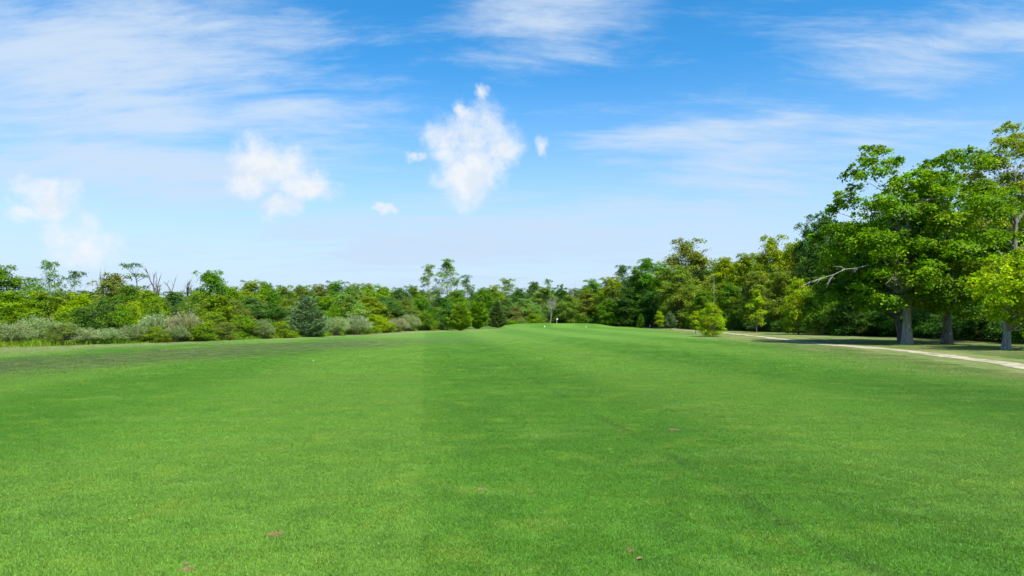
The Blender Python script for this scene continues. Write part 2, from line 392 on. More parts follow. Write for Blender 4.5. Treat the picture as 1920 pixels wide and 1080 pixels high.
def wood(rng, H, R, lobes, r0, stems=1, top=0.82, sway=0.3, mat=None, limb_max=60, base_z=0.0, lean=(0, 0), fork=0.25):
    T = Tubes(); trunks = []
    for k in range(stems):
        n = 9; t = np.linspace(0, 1, n)
        off = np.array([math.cos(k * 2.4), math.sin(k * 2.4)]) * (0 if stems == 1 else R * 0.35)
        X = np.outer(t ** 1.3, off + np.array(lean)) + (0 if stems == 1 else 1) * np.array([math.cos(k * 2.4), math.sin(k * 2.4)]) * r0 * 1.2
        X[1:] += np.cumsum(rng.normal(0, sway * H * 0.012, (n - 1, 2)), 0)
        P = np.column_stack([X, base_z - 0.25 + t * (H * top + 0.25)])
        rad = r0 * (1 - 0.86 * t ** 0.9) * (1 + 0.40 * np.exp(-t * 22)) / math.sqrt(stems)
        T.add(P, rad, 10 if r0 > 0.2 else 6, 0.06, rng); trunks.append((P, rad))
    for i, (x, y, z, r) in enumerate(lobes[:limb_max]):
        P, rad = trunks[i % stems]
        zz = max(H * fork * 0.55, z - (0.5 + 0.45 * rng.uniform()) * (np.hypot(x, y) * 0.7 + 0.12 * H))
        j = np.clip(np.interp(zz, P[:, 2], np.arange(len(P))), 0, len(P) - 1.01); j0 = int(j); f = j - j0
        p0 = P[j0] * (1 - f) + P[j0 + 1] * f; r_ = rad[j0] * (1 - f) + rad[j0 + 1] * f
        q = curve(p0, (x, y, z), np.linalg.norm([x, y]) * 0.12, 6, 0.03 * r + 0.01 * H, rng)
        T.add(q, np.linspace(r_ * 0.34, max(0.010, r_ * 0.07), 6), 5)
        for _ in range(2):
            d = unit(rng.normal(0, 1, 3) * np.array([1, 1, 0.6])); b = q[3 + rng.integers(0, 3)]
            T.add(curve(b, b + d * r * 0.85, 0.1 * r, 4), np.linspace(max(0.010, r_ * 0.09), 0.006, 4), 4)
    return T.mesh('wood', mat or M_BARK)

def lobe_field(rng, H, R, cb, n, prof=0.55, rmin=0.2, rmax=0.36, top_pow=1.0, edge=14):
    out = []
    for k in range(n):
        t = rng.uniform(0, 1) ** top_pow if k > 2 else 1.0 - 0.06 * k
        env = max(0.12, math.sin(math.pi * min(1, 0.16 + 0.84 * t) ** 0.9 if t < 1 else math.pi * 0.99) ** prof) if t < 0.97 else 0.2
        rr = R * rng.uniform(rmin, rmax) * (0.8 if t > 0.85 else 1)
        rho = max(0, (R * env - rr * 0.8)) * math.sqrt(rng.uniform(0.25, 1)); az = k * 2.39996 + rng.normal(0, 0.4)
        z = cb * H + t * (H * (1 - cb) - rr * 0.55)
        out.append((rho * math.cos(az), rho * math.sin(az), max(z, rr * 0.5), rr))
    for k in range(edge):                                     # ragged tufts that break the outline
        t = rng.uniform(0.25, 1.0); env = max(0.15, math.sin(math.pi * min(0.985, 0.16 + 0.84 * t)) ** prof)
        rr = R * rng.uniform(0.07, 0.14); az = rng.uniform(0, 6.28); rho = R * env * rng.uniform(0.92, 1.1)
        if k % 3 == 0: t, rho = 1.0, R * 0.55 * math.sqrt(rng.uniform())
        out.append((rho * math.cos(az), rho * math.sin(az), cb * H + t * H * (1 - cb) * (0.97 if k % 3 else 1.02) - (0 if k % 3 else 0.12 * H * (rho / R) ** 2), rr))
    return out

# ------------------------------------------------------------------ prototypes: kind -> list of (wood mesh, crown mesh, H, W)
PROTO = {}
def reg(kind, wm, cm, H, W): PROTO.setdefault(kind, []).append((wm, cm, H, W))

def deciduous(kind, seed, H, R, cb, n, leaf, dens, r0, flat=0.65, prof=0.55, stems=1, mat=None, wmat=None, rmin=0.2, rmax=0.36, edge=14, aspect=0.62, lean=(0, 0), top=0.82, shell=0.55, per=12):
    rng = np.random.default_rng(seed)
    lb = lobe_field(rng, H, R, cb, n, prof, rmin, rmax, 1.0, edge)
    P, N, T, Hh = lobe_leaves(lb, rng, leaf, dens, flat, per, 0.25, 0.16, shell)
    keep = P[:, 2] > 0.03; P, N, T, Hh = P[keep], N[keep], T[keep], Hh[keep]
    P[:, :2] += np.outer(np.clip(P[:, 2] / H, 0, 1) ** 1.3, lean)
    lb = [(x + lean[0] * (z / H), y + lean[1] * (z / H), z, r) for x, y, z, r in lb]
    cm = leaves(kind + '_crown', P, N, leaf, rng, mat or M_LEAF, aspect, T, Hh)
    wm = wood(rng, H, R, lb, r0, stems, top, mat=wmat, lean=lean)
    reg(kind, wm, cm, float(np.percentile(P[:, 2], 99.8)), 2 * float(np.percentile(np.hypot(P[:, 0], P[:, 1]), 93)))

for s in range(5): deciduous('round', 10 + s, 8.0, 3.6, 0.08, 56, 0.20, 360, 0.14, prof=0.5)
for s in range(5): deciduous('tall', 30 + s, 13.0, 4.2, 0.05, 80, 0.26, 270, 0.20, prof=0.42, rmin=0.17, rmax=0.33, edge=20)
for s in range(3): deciduous('open', 50 + s, 8.0, 2.8, 0.34, 26, 0.18, 260, 0.12, prof=0.6, rmin=0.16, rmax=0.28, edge=22)
for s in range(3): deciduous('poplar', 60 + s, 13.0, 2.9, 0.10, 44, 0.22, 260, 0.16, prof=0.5, rmin=0.2, rmax=0.36, edge=22)
for s in range(4): deciduous('bush', 70 + s, 3.2, 2.0, 0.03, 40, 0.12, 750, 0.06, prof=0.42, stems=4, top=0.6, edge=14)
for s in range(2): deciduous('sapling', 80 + s, 4.2, 1.0, 0.26, 26, 0.13, 1100, 0.05, prof=0.6, rmin=0.26, rmax=0.44, edge=10)
deciduous('dense_bush', 90, 4.2, 1.9, 0.03, 50, 0.14, 750, 0.06, prof=0.5, stems=5, top=0.7, edge=22, rmin=0.2, rmax=0.34)

def silver(seed, H=2.6, R=2.0):
    rng = np.random.default_rng(seed); T = Tubes(); P, A, Tn, Hh = [], [], [], []
    for k in range(230):
        az = rng.uniform(0, 6.28); rho = R * math.sqrt(rng.uniform(0.02, 1)); h = H * (1 - 0.55 * (rho / R) ** 2.4) * rng.uniform(0.72, 1.08)
        tip = np.array([rho * math.cos(az), rho * math.sin(az), max(0.35, h)]); b = tip * np.array([0.25, 0.25, 0]) + rng.normal(0, 0.06, 3) * np.array([1, 1, 0])
        q = curve(b - np.array([0, 0, 0.1]), tip, 0.25 * H, 8, 0.03, rng)
        if k % 6 == 0: T.add(q, np.linspace(0.018, 0.004, 8), 4)
        m = 64; u = rng.uniform(0.32, 1.03, m) ** 0.8
        pos = np.stack([np.interp(u, np.linspace(0, 1, 8), q[:, i]) for i in range(3)], 1) + rng.normal(0, 0.10, (m, 3))
        ax = unit((q[-1] - q[4])[None] * 1.0 / np.linalg.norm(q[-1] - q[4]) + rng.normal(0, 0.55, (m, 3)))
        P.append(pos); A.append(ax); lt = rng.normal(0.5, 0.16); Tn.append(lt + rng.normal(0, 0.16, m)); Hh.append(rng.normal(0.45, 0.2) + rng.normal(0, 0.12, m))
    P, A, Tn, Hh = map(np.concatenate, (P, A, Tn, Hh)); k = P[:, 2] > 0.03; P, A, Tn, Hh = P[k], A[k], Tn[k], Hh[k]
    N = np.cross(A, rng.normal(0, 1, A.shape)); N[N[:, 2] < 0] *= -1
    cm = leaves('silver_crown', P, N, 0.13, rng, M_SILVER, 0.36, Tn, Hh, A)
    reg('silver', T.mesh('stems', M_DEAD), cm, float(P[:, 2].max()), 2 * float(np.percentile(np.hypot(P[:, 0], P[:, 1]), 93)))
for s in range(4): silver(100 + s)

def conifer(kind, seed, H, R, cb, levels, leaf, per, pow_=0.9, up=0.1, r0=0.1, width=0.16, jit=0.2):
    rng = np.random.default_rng(seed); T = Tubes(); P, A, Tn, Hh = [], [], [], []
    zz = np.linspace(-0.2, H * 0.97, 8); T.add(np.column_stack([rng.normal(0, 0.01 * H, 8), rng.normal(0, 0.01 * H, 8), zz]), np.linspace(r0, 0.012, 8), 6)
    for k in range(levels):
        t = (k + rng.uniform(0, 1)) / levels; z = H * (cb + (1 - cb) * t)
        nb = int(5 + 6 * (1 - t)); az0 = rng.uniform(0, 6.28)
        for j in range(nb):
            az = az0 + j * 6.283 / nb + rng.normal(0, 0.2); ln = (R * (1 - t) ** pow_ + 0.05 * R) * rng.uniform(1 - 1.4 * jit, 1 + 0.75 * jit)
            tip = np.array([math.cos(az) * ln, math.sin(az) * ln, z + ln * up * rng.uniform(1 - jit, 1 + jit) + rng.normal(0, 0.05 * R)])
            q = curve((0, 0, z - 0.05 * ln), tip, -0.10 * ln, 6)
            T.add(q, np.linspace(0.02, 0.005, 6), 4)
            m = max(14, int(per * ln)); u = rng.uniform(0.12, 1.04, m) ** 0.75
            pos = np.stack([np.interp(u, np.linspace(0, 1, 6), q[:, i]) for i in range(3)], 1)
            side = np.array([-math.sin(az), math.cos(az), 0]); w = width * ln * (1.15 - u) + 0.07
            pos += side * (rng.normal(0, 1, m) * w)[:, None] + rng.normal(0, 0.045, (m, 3))
            ax = unit(np.array([math.cos(az), math.sin(az), 0.35]) + side * rng.normal(0, 0.7, (m, 1)) + rng.normal(0, 0.35, (m, 3)))
            P.append(pos); A.append(ax); Tn.append(rng.normal(0.5, 0.13) + rng.normal(0, 0.15, m)); Hh.append(rng.normal(0.42, 0.14) + rng.normal(0, 0.1, m))
    P, A, Tn, Hh = map(np.concatenate, (P, A, Tn, Hh)); k = P[:, 2] > 0.03; P, A, Tn, Hh = P[k], A[k], Tn[k], np.clip(Hh[k], 0, 0.94)
    N = np.cross(A, rng.normal(0, 1, A.shape)); N[N[:, 2] < 0] *= -1
    cm = leaves(kind + '_crown', P, N, leaf, rng, M_NEEDLE, 0.24, Tn, Hh, A)
    reg(kind, T.mesh('stem', M_BARK), cm, float(P[:, 2].max()), 2 * float(np.percentile(np.hypot(P[:, 0], P[:, 1]), 99)))
conifer('spruce', 120, 4.4, 1.9, 0.02, 20, 0.20, 120, 0.62, 0.50, 0.1, 0.26, 0.45)
conifer('cedar', 121, 5.0, 1.55, 0.02, 30, 0.20, 110, 0.62, 0.35)
conifer('dense_cedar', 123, 5.0, 1.6, 0.0, 44, 0.19, 130, 0.5, 0.75, 0.1, 0.2, 0.3)
conifer('dense_cedar', 124, 5.0, 1.6, 0.0, 44, 0.19, 130, 0.45, 0.85, 0.1, 0.2, 0.35)
conifer('pine_sapling', 122, 3.6, 1.1, 0.16, 12, 0.22, 80, 0.6, 0.45, 0.05)

def snag(kind, seed, H, spread, levels=4, r0=0.12, mat=None, trunk=0.35, kids=(2, 4), shrink=0.66):
    rng = np.random.default_rng(seed); T = Tubes(); ext = []
    def grow(p, d, ln, r, lv):
        n = 5; pts = [np.array(p)]; dd = np.array(d)
        for _ in range(n - 1):
            dd = unit(dd + rng.normal(0, 0.13, 3)); pts.append(pts[-1] + dd * ln / (n - 1))
        T.add(pts, np.linspace(r, r * 0.55 if lv else 0.006, n), 6 if lv > 2 else 4); ext.append(pts[-1])
        if lv == 0: return
        for _ in range(rng.integers(kids[0], kids[1] + 1)):
            i = rng.integers(2, n); nd = unit(dd + rng.normal(0, spread, 3) * np.array([1, 1, 0.5]) + np.array([0, 0, 0.25]))
            grow(pts[i], nd, ln * shrink * rng.uniform(0.75, 1.2), r * 0.55, lv - 1)
        grow(pts[-1], unit(dd + rng.normal(0, 0.18, 3)), ln * 0.72, r * 0.55, lv - 1)
    grow((0, 0, -0.2), (0, 0, 1), H * trunk, r0, levels)
    e = np.array(ext); reg(kind, T.mesh('dead_wood', mat or M_DEAD), None, float(e[:, 2].max()), 2 * float(np.percentile(np.hypot(e[:, 0], e[:, 1]), 95)))
for s in range(4): snag('snag', 140 + s, 7.0, 0.62, 3, 0.34, None, 0.42)
snag('bare_tree', 150, 6.0, 0.55, 5, 0.14, M_DEAD_PALE, 0.30, (2, 3))
snag('bare_tree', 151, 6.0, 0.50, 5, 0.10, M_DEAD_PALE, 0.30, (2, 3))

def umbrella():
    rng = np.random.default_rng(160); H = 8.5; T = Tubes()
    T.add(curve((0.35, 0, -0.2), (-0.7, 0, 6.9), 0.5, 8, 0.06, rng), np.linspace(0.16, 0.05, 8), 6)
    T.add(curve((0.2, 0, 4.4), (1.7, 0.1, 6.0), 0.6, 6, 0.04, rng), np.linspace(0.07, 0.02, 6), 5)
    lb = []
    for (x, z, r) in ((-2.6, 8.2, 0.5), (-2.0, 8.15, 0.6), (-1.3, 7.95, 0.6), (-0.6, 8.2, 0.55), (0.0, 8.15, 0.5), (-0.3, 7.0, 0.5), (0.3, 7.0, 0.55), (0.9, 6.8, 0.45), (-1.6, 5.1, 0.55), (-0.9, 5.0, 0.5), (1.0, 5.6, 0.5)):
        lb.append((x, rng.normal(0, 0.3), z, r)); T.add(curve((-0.55 if z > 6.5 else -0.1, 0, min(z - 0.6, 6.7)), (x, 0, z - 0.05), 0.1, 5), np.linspace(0.045, 0.012, 5), 4)
    P, N, Tn, Hh = lobe_leaves(lb, rng, 0.15, 480, 0.22, 12, 0.1)
    reg('umbrella', T.mesh('leaning_wood', M_DEAD), leaves('umbrella_crown', P, N, 0.15, rng, M_LEAF, 0.6, Tn, Hh), float(P[:, 2].max()), float(np.ptp(P[:, 0])))
umbrella()

# ------------------------------------------------------------------ the plants, one by one
COL = {
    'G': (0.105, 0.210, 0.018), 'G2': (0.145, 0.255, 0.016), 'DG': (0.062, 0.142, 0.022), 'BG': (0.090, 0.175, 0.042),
    'YG': (0.168, 0.264, 0.018), 'L': (0.255, 0.360, 0.018), 'O': (0.145, 0.205, 0.034), 'OB': (0.155, 0.185, 0.050),
    'S': (0.270, 0.330, 0.150), 'S2': (0.280, 0.330, 0.170), 'S3': (0.195, 0.255, 0.100), 'SP': (0.130, 0.215, 0.082), 'CD': (0.190, 0.270, 0.022), 'CD2': (0.085, 0.150, 0.036),
    'YR': (0.215, 0.275, 0.018), 'OR': (0.175, 0.222, 0.032), 'GP': (0.160, 0.270, 0.055), 'H2': (0.125, 0.228, 0.015),
}
NAME = {'round': ('deciduous_tree', 'tree'), 'tall': ('deciduous_tree', 'tree'), 'open': ('deciduous_tree', 'tree'), 'poplar': ('poplar_tree', 'tree'), 'bush': ('shrub', 'shrub'),
        'sapling': ('sapling', 'sapling'), 'dense_bush': ('shrub', 'shrub'), 'round_cedar': ('evergreen_tree', 'tree'), 'silver': ('silver_leaved_shrub', 'shrub'), 'spruce': ('spruce_tree', 'tree'),
        'cedar': ('cedar_tree', 'tree'), 'dense_cedar': ('cedar_tree', 'tree'), 'pine_sapling': ('pine_sapling', 'sapling'), 'snag': ('dead_tree', 'dead tree'), 'bare_tree': ('dead_tree', 'dead tree'), 'umbrella': ('leaning_tree', 'tree')}
count = {}
prng = np.random.default_rng(77)
def plant(px, ytop, Y, wpx, kind, col, label, group=None, rz=None, v=None):
    x = px_x(px, Y); z = float(ground_z(x, Y)); h = px_z(ytop, Y) - z; w = wpx / F * Y
    k = count.get(kind, 0); count[kind] = k + 1
    protos = PROTO[kind]; wm, cm, H, W = protos[(k if v is None else v) % len(protos)]
    nm, cat = NAME[kind]
    t = thing(nm, label, cat, (x, Y, z), prng.uniform(0, 6.28) if rz is None else rz, group, (w / W, w / W, h / H))
    link('trunk' if kind not in ('bush', 'dense_bush', 'silver') else 'stems', wm, t)
    if cm is not None:
        c = np.array(COL[col]) * prng.uniform(0.92, 1.08, 3)
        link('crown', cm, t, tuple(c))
    return t

GL = 'trees and shrubs along the left hedgerow'; GR = 'trees of the wood edge on the right'; GC = 'trees of the far wood behind the green'
LEFT = [
 # back row, tops against the sky, from the left
 (-15, 497, 62, 130, 'round', 'G', 'big dark green tree cut by the left edge of the picture'),
 (58, 520, 70, 40, 'open', 'G', 'small sparse tree left of the tall lacy tree'),
 (93, 489, 72, 62, 'open', 'G', 'tall lacy tree with open crown near the left edge'),
 (140, 508, 70, 62, 'open', 'DG', 'drooping dark tree just right of the tall lacy tree'),
 (189, 500, 72, 60, 'snag', None, 'thin dead tree leftmost of the bare snags on the left'),
 (212, 513, 70, 80, 'round', 'O', 'olive vine-covered tree between the lacy tree and the leaning tree'),
 (262, 492, 74, 60, 'umbrella', 'DG', 'leaning tree with flat layered foliage tufts at its top'),
 (307, 499, 68, 72, 'snag', None, 'tallest bare forked snag on the left'),
 (332, 512, 69, 52, 'snag', None, 'slim bare snag beside the tallest forked snag'),
 (352, 518, 70, 46, 'snag', None, 'short forked snag rightmost of the bare snags on the left'),
 (395, 508, 72, 72, 'round', 'G', 'pointed green tree right of the bare snags'),
 (432, 538, 74, 60, 'round', 'G2', 'low bright tree right of the pointed green tree'),
 (470, 527, 78, 70, 'round', 'YG', 'yellow-green rounded tree above the bluish dark bush'),
 (500, 530, 82, 60, 'round', 'G', 'green tree behind the yellow-green rounded tree'),
 (533, 536, 84, 62, 'round', 'O', 'olive tree on the left skyline, left of the spruce'),
 (566, 535, 88, 60, 'round', 'O', 'olive tree rising behind the spruce'),
 (596, 534, 90, 62, 'round', 'OB', 'dull brown-green tree just right of the spruce top'),
 (628, 528, 92, 66, 'round', 'G', 'dark-topped green tree right of the spruce on the skyline'),
 (660, 533, 98, 60, 'round', 'GP', 'pale green tree on the left skyline midway to the poplars'),
 (688, 532, 102, 62, 'round', 'YG', 'yellow-topped tree on the skyline left of the poplars'),
 (718, 538, 106, 60, 'round', 'G2', 'bright low tree on the skyline left of the poplars'),
 (748, 541, 108, 60, 'round', 'BG', 'bluish green tree close left of the poplars'),
 (775, 536, 116, 44, 'round', 'G', 'small green tree at the foot of the left poplar'),
 # middle row
 (20, 548, 56, 84, 'round', 'G2', 'bright green thicket tree below the big dark tree at the left edge'),
 (80, 545, 57, 86, 'round', 'YG', 'broad yellowish thicket tree below the tall lacy tree'),
 (135, 548, 58, 80, 'round', 'O', 'olive thicket tree below the drooping dark tree'),
 (150, 552, 55, 60, 'round', 'L', 'bright lime thicket tree left of the big dark bush'),
 (190, 562, 53, 94, 'bush', 'DG', 'large very dark bush in the left thicket'),
 (228, 572, 52.5, 50, 'bush', 'G2', 'fresh green bush hugging the right side of the large dark bush'),
 (250, 566, 55, 44, 'bush', 'L', 'lime bush right of the large dark bush'),
 (240, 536, 60, 70, 'round', 'G', 'green thicket tree under the leaning tree'),
 (283, 545, 58, 66, 'round', 'YG', 'yellow-flecked thicket tree left of the tallest snag'),
 (292, 568, 54, 46, 'bush', 'G2', 'vivid green bush below the tallest snag'),
 (325, 548, 60, 70, 'round', 'BG', 'greyish green thicket tree behind the snags'),
 (365, 546, 57, 50, 'open', 'YG', 'thin yellowing young tree right of the short forked snag'),
 (405, 553, 60, 80, 'round', 'G2', 'green thicket tree below the pointed tree'),
 (395, 585, 56, 60, 'bush', 'YG', 'yellow-olive bush below the pointed tree'),
 (440, 563, 62, 56, 'round', 'O', 'olive thicket tree left of the bluish dark bush'),
 (472, 556, 66, 66, 'round', 'BG', 'bluish dark thicket tree left of the spruce'),
 (510, 568, 68, 62, 'round', 'DG', 'dark green thicket tree close left of the spruce'),
 (540, 560, 74, 60, 'round', 'O', 'olive thicket tree peeking out left of the spruce top'),
 (612, 556, 80, 60, 'round', 'G2', 'bright green thicket tree right behind the spruce'),
 (645, 553, 84, 76, 'round', 'GP', 'large soft green tree above the silvery bushes'),
 (690, 556, 92, 64, 'round', 'YG', 'yellow-green thicket tree above the round silvery bush'),
 (725, 556, 98, 70, 'round', 'BG', 'blue-green thicket tree above the small silvery bush'),
 (760, 562, 100, 48, 'round', 'O', 'olive thicket tree left of the tall dark green wall of leaves'),
 (792, 560, 104, 54, 'round', 'G', 'tall dark green tree below the left poplar'),
 (828, 556, 108, 52, 'round', 'DG', 'dark green tree left of the conical evergreen'),
 (855, 545, 122, 56, 'round', 'G', 'green tree below the main poplar'),
 # poplars
 (804, 496, 128, 40, 'poplar', 'GP', 'narrow left poplar with open gappy top'),
 (839, 486, 126, 54, 'poplar', 'GP', 'tallest poplar with pale green crown left of centre'),
 (875, 516, 130, 38, 'poplar', 'BG', 'small bluish poplar right of the tallest poplar'),
 # front row of the hedge
 (-30, 596, 45, 80, 'silver', 'S3', 'silvery shrub cut by the left edge of the picture'),
 (22, 600, 45.5, 66, 'silver', 'S', 'silvery shrub at the left end of the hedge'),
 (72, 590, 47.5, 84, 'silver', 'S', 'tall silvery shrub second from the left end of the hedge'),
 (118, 608, 46.5, 56, 'bush', 'O', 'low olive bush between silvery shrubs near the left end'),
 (122, 600, 50, 60, 'silver', 'S3', 'grey-green shrub left of the large dark bush'),
 (160, 612, 47.5, 66, 'silver', 'S2', 'low pale shrub in front of the large dark bush'),
 (208, 612, 48.5, 66, 'silver', 'S', 'low silvery shrub right of the pale shrub under the dark bush'),
 (248, 606, 49.5, 56, 'silver', 'S3', 'silvery olive shrub left of the tall pale shrub'),
 (292, 582, 52.5, 66, 'silver', 'S', 'tall silvery shrub below the tallest snag'),
 (345, 580, 53, 66, 'silver', 'S2', 'tall twiggy grey shrub below the short forked snag'),
 (292, 612, 50, 46, 'bush', 'YG', 'yellow-green weed bush in front of the tall silvery shrub'),
 (330, 608, 51, 46, 'silver', 'S3', 'small grey shrub in front of the twiggy grey shrub'),
 (378, 606, 52.5, 56, 'bush', 'G2', 'green front bush right of the twiggy grey shrub'),
 (418, 604, 54.5, 50, 'bush', 'O', 'olive front bush below the yellow-olive bush'),
 (452, 590, 57, 52, 'bush', 'G2', 'bright green rounded bush in the hedge front'),
 (490, 598, 58, 46, 'silver', 'S3', 'wispy grey-olive shrub right of the bright green rounded bush'),
 (527, 602, 61, 44, 'bush', 'YG', 'yellow-green bush left of the spruce foot'),
 (577, 552, 65, 92, 'spruce', 'SP', 'blue-green spruce standing forward of the hedge'),
 (628, 590, 71, 52, 'silver', 'S', 'silvery bush close right of the spruce'),
 (667, 588, 75, 58, 'silver', 'S2', 'big round silvery bush right of the spruce'),
 (705, 590, 82, 44, 'bush', 'L', 'lime bush right of the big round silvery bush'),
 (690, 606, 78, 34, 'bush', 'YG', 'low yellow-green bush at the right foot of the round silvery bush'),
 (745, 593, 87, 42, 'silver', 'S', 'small round silvery bush further along the hedge'),
 (768, 586, 94, 40, 'silver', 'S', 'last silvery bush of the hedge before the dark leaf wall'),
 (728, 604, 84, 26, 'bush', 'YG', 'small yellowish bush left of the small round silvery bush'),
 (797, 586, 99, 44, 'bush', 'G', 'dark green bush below the left poplar'),
 (830, 590, 104, 36, 'bush', 'DG', 'dark bush tucked left of the conical evergreen'),
 (863, 566, 99, 46, 'dense_cedar', 'CD', 'dense conical yellow-green evergreen standing on the lawn edge'),
 (896, 564, 116, 42, 'dense_cedar', 'G2', 'rounded evergreen right behind the yellow-green one'),
 (932, 563, 124, 38, 'cedar', 'CD2', 'dark conical cedar right of the two rounded evergreens'),
]
CENTRE = [
 (905, 540, 150, 60, 'round', 'G', 'green tree behind the rounded evergreens in the far wood'),
 (925, 536, 166, 50, 'tall', 'YG', 'yellowish far tree right of the small bluish poplar'),
 (950, 522, 172, 50, 'poplar', 'GP', 'far tall tree with a fan-shaped top right of the poplars'),
 (975, 540, 165, 50, 'round', 'BG', 'bluish far tree right of the fan-topped tree'),
 (1002, 529, 175, 36, 'tall', 'BG', 'blue-green far tree at the dip of the skyline'),
 (1028, 523, 180, 30, 'open', 'G', 'sparse far treetop above the bare grey tree'),
 (1020, 538, 168, 54, 'tall', 'GP', 'soft green far tree behind the bare grey tree'),
 (1050, 540, 172, 50, 'tall', 'DG', 'dark far tree right of the bare grey tree'),
 (1052, 533, 184, 26, 'open', 'G', 'tiny sparse far treetop right of the bare grey tree'),
 (1078, 528, 176, 26, 'bare_tree', None, 'whitish dead tree top on the far skyline'),
 (1076, 541, 178, 40, 'tall', 'BG', 'hazy far tree around the whitish dead top'),
 (945, 560, 152, 54, 'round', 'BG', 'blue-green lower tree right of the dark conical cedar'),
 (985, 560, 154, 60, 'round', 'GP', 'soft green lower tree left of the bare grey tree'),
 (965, 575, 150, 34, 'round', 'OB', 'brownish lower tree above the lime bush by the green'),
 (1030, 553, 149, 32, 'bare_tree', None, 'bare grey tree standing alone behind the green'),
 (1068, 554, 153, 52, 'round', 'O', 'olive domed tree right behind the green'),
 (1045, 570, 158, 40, 'round', 'DG', 'dark tree in the gap behind the flag'),
 (1012, 572, 158, 40, 'round', 'BG', 'bluish tree low behind the bare grey tree'),
 (957, 598, 146, 26, 'bush', 'G2', 'small rounded bush left of the green'),
 (978, 597, 147, 26, 'bush', 'GP', 'second small rounded bush left of the green'),
 (1002, 587, 150, 44, 'bush', 'G2', 'broad bush at the left shoulder of the green'),
 (1090, 590, 152, 40, 'bush', 'G', 'green bush at the right shoulder of the green'),
 (1050, 596, 154, 44, 'bush', 'DG', 'low dark bush behind the flag'),
 (1120, 592, 150, 40, 'bush', 'DG', 'low dark bush right of the green'),
]
RIGHT = [
 (1112, 524, 160, 58, 'tall', 'G', 'first rounded green tree of the right wood, next to the far wood'),
 (1098, 545, 156, 44, 'tall', 'O', 'olive lower tree at the left end of the right wood'),
 (1146, 520, 152, 62, 'tall', 'YG', 'yellow-tinged tree left of the dark-topped tree in the right wood'),
 (1166, 497, 158, 48, 'poplar', 'DG', 'dark-topped tree above the left end of the right wood'),
 (1190, 500, 150, 50, 'tall', 'BG', 'bluish tree right of the dark-topped tree'),
 (1215, 486, 146, 70, 'tall', 'G', 'broad green tree left of the tallest tree of the right wood'),
 (1242, 492, 140, 50, 'tall', 'G2', 'bright tree close left of the tallest tree of the right wood'),
 (1178, 540, 146, 54, 'tall', 'DG', 'dark lower tree above the small fir sapling'),
 (1225, 545, 138, 60, 'tall', 'DG', 'dark lower tree above the yellow sapling'),
 (1140, 560, 148, 48, 'round', 'G', 'green lower tree at the wood edge left of the fir sapling'),
 (1288, 449, 128, 104, 'tall', 'O', 'tallest olive tree with domed lacy top in the right wood'),
 (1275, 500, 122, 72, 'tall', 'O', 'olive tree leaning out below the tallest tree'),
 (1320, 545, 112, 60, 'tall', 'G', 'green lower tree above the bright lawn bush'),
 (1337, 506, 109, 11, 'bare_tree', None, 'pale dead trunk between two yellow-green trees of the right wood'),
 (1358, 484, 114, 66, 'tall', 'YG', 'yellow-green tree right of the pale dead trunk'),
 (1398, 476, 110, 70, 'tall', 'YG', 'yellow-green tree above the tall lawn sapling'),
 (1448, 443, 104, 84, 'tall', 'YG', 'tall yellow-green tree with ragged top left of the maples'),
 (1420, 510, 98, 66, 'tall', 'O', 'olive tree directly behind the tall lawn sapling'),
 (1370, 530, 104, 62, 'tall', 'G', 'green lower tree right behind the bright lawn bush'),
 (1488, 456, 98, 70, 'tall', 'YG', 'golden-green tree left of the dark gap beside the maples'),
 (1470, 510, 88, 64, 'tall', 'O', 'olive tree right of the tall lawn sapling'),
 (1512, 420, 92, 66, 'tall', 'DG', 'dark green tree behind the left side of the maples'),
 (1545, 400, 86, 80, 'tall', 'DG', 'dark tree behind the left maple crown'),
 (1497, 522, 74, 62, 'round', 'L', 'bright lime tree at the wood edge left of the maples'),
 (1590, 420, 84, 110, 'tall', 'DG', 'dark tree filling the wood behind the left maple'),
 (1660, 400, 80, 120, 'tall', 'DG', 'dark tree deep behind the left maple trunk'),
 (1740, 380, 78, 120, 'tall', 'DG', 'dark tree deep behind the middle maple'),
 (1820, 380, 74, 120, 'tall', 'DG', 'dark tree deep behind the lime maple'),
 (1900, 360, 72, 120, 'tall', 'DG', 'dark tree deep in the wood at the right edge'),
 (1985, 330, 64, 130, 'tall', 'DG', 'dark tree cut by the right edge of the picture'),
 (1545, 520, 72, 76, 'round', 'G', 'green understory tree left of the maples'),
 (1600, 540, 68, 80, 'round', 'DG', 'dark understory tree under the left maple'),
]
for e in LEFT: plant(*e[:3], e[3] * (1.18 if e[4] in ('round', 'bush') else 1.0), *e[4:6], e[6], GL, rz=0 if e[4] == 'umbrella' else None)
for e in CENTRE: plant(*e[:6], e[6], GC)
for e in RIGHT: plant(*e[:5], {'YG': 'YR', 'O': 'OR'}.get(e[5], e[5]), e[6], GR)

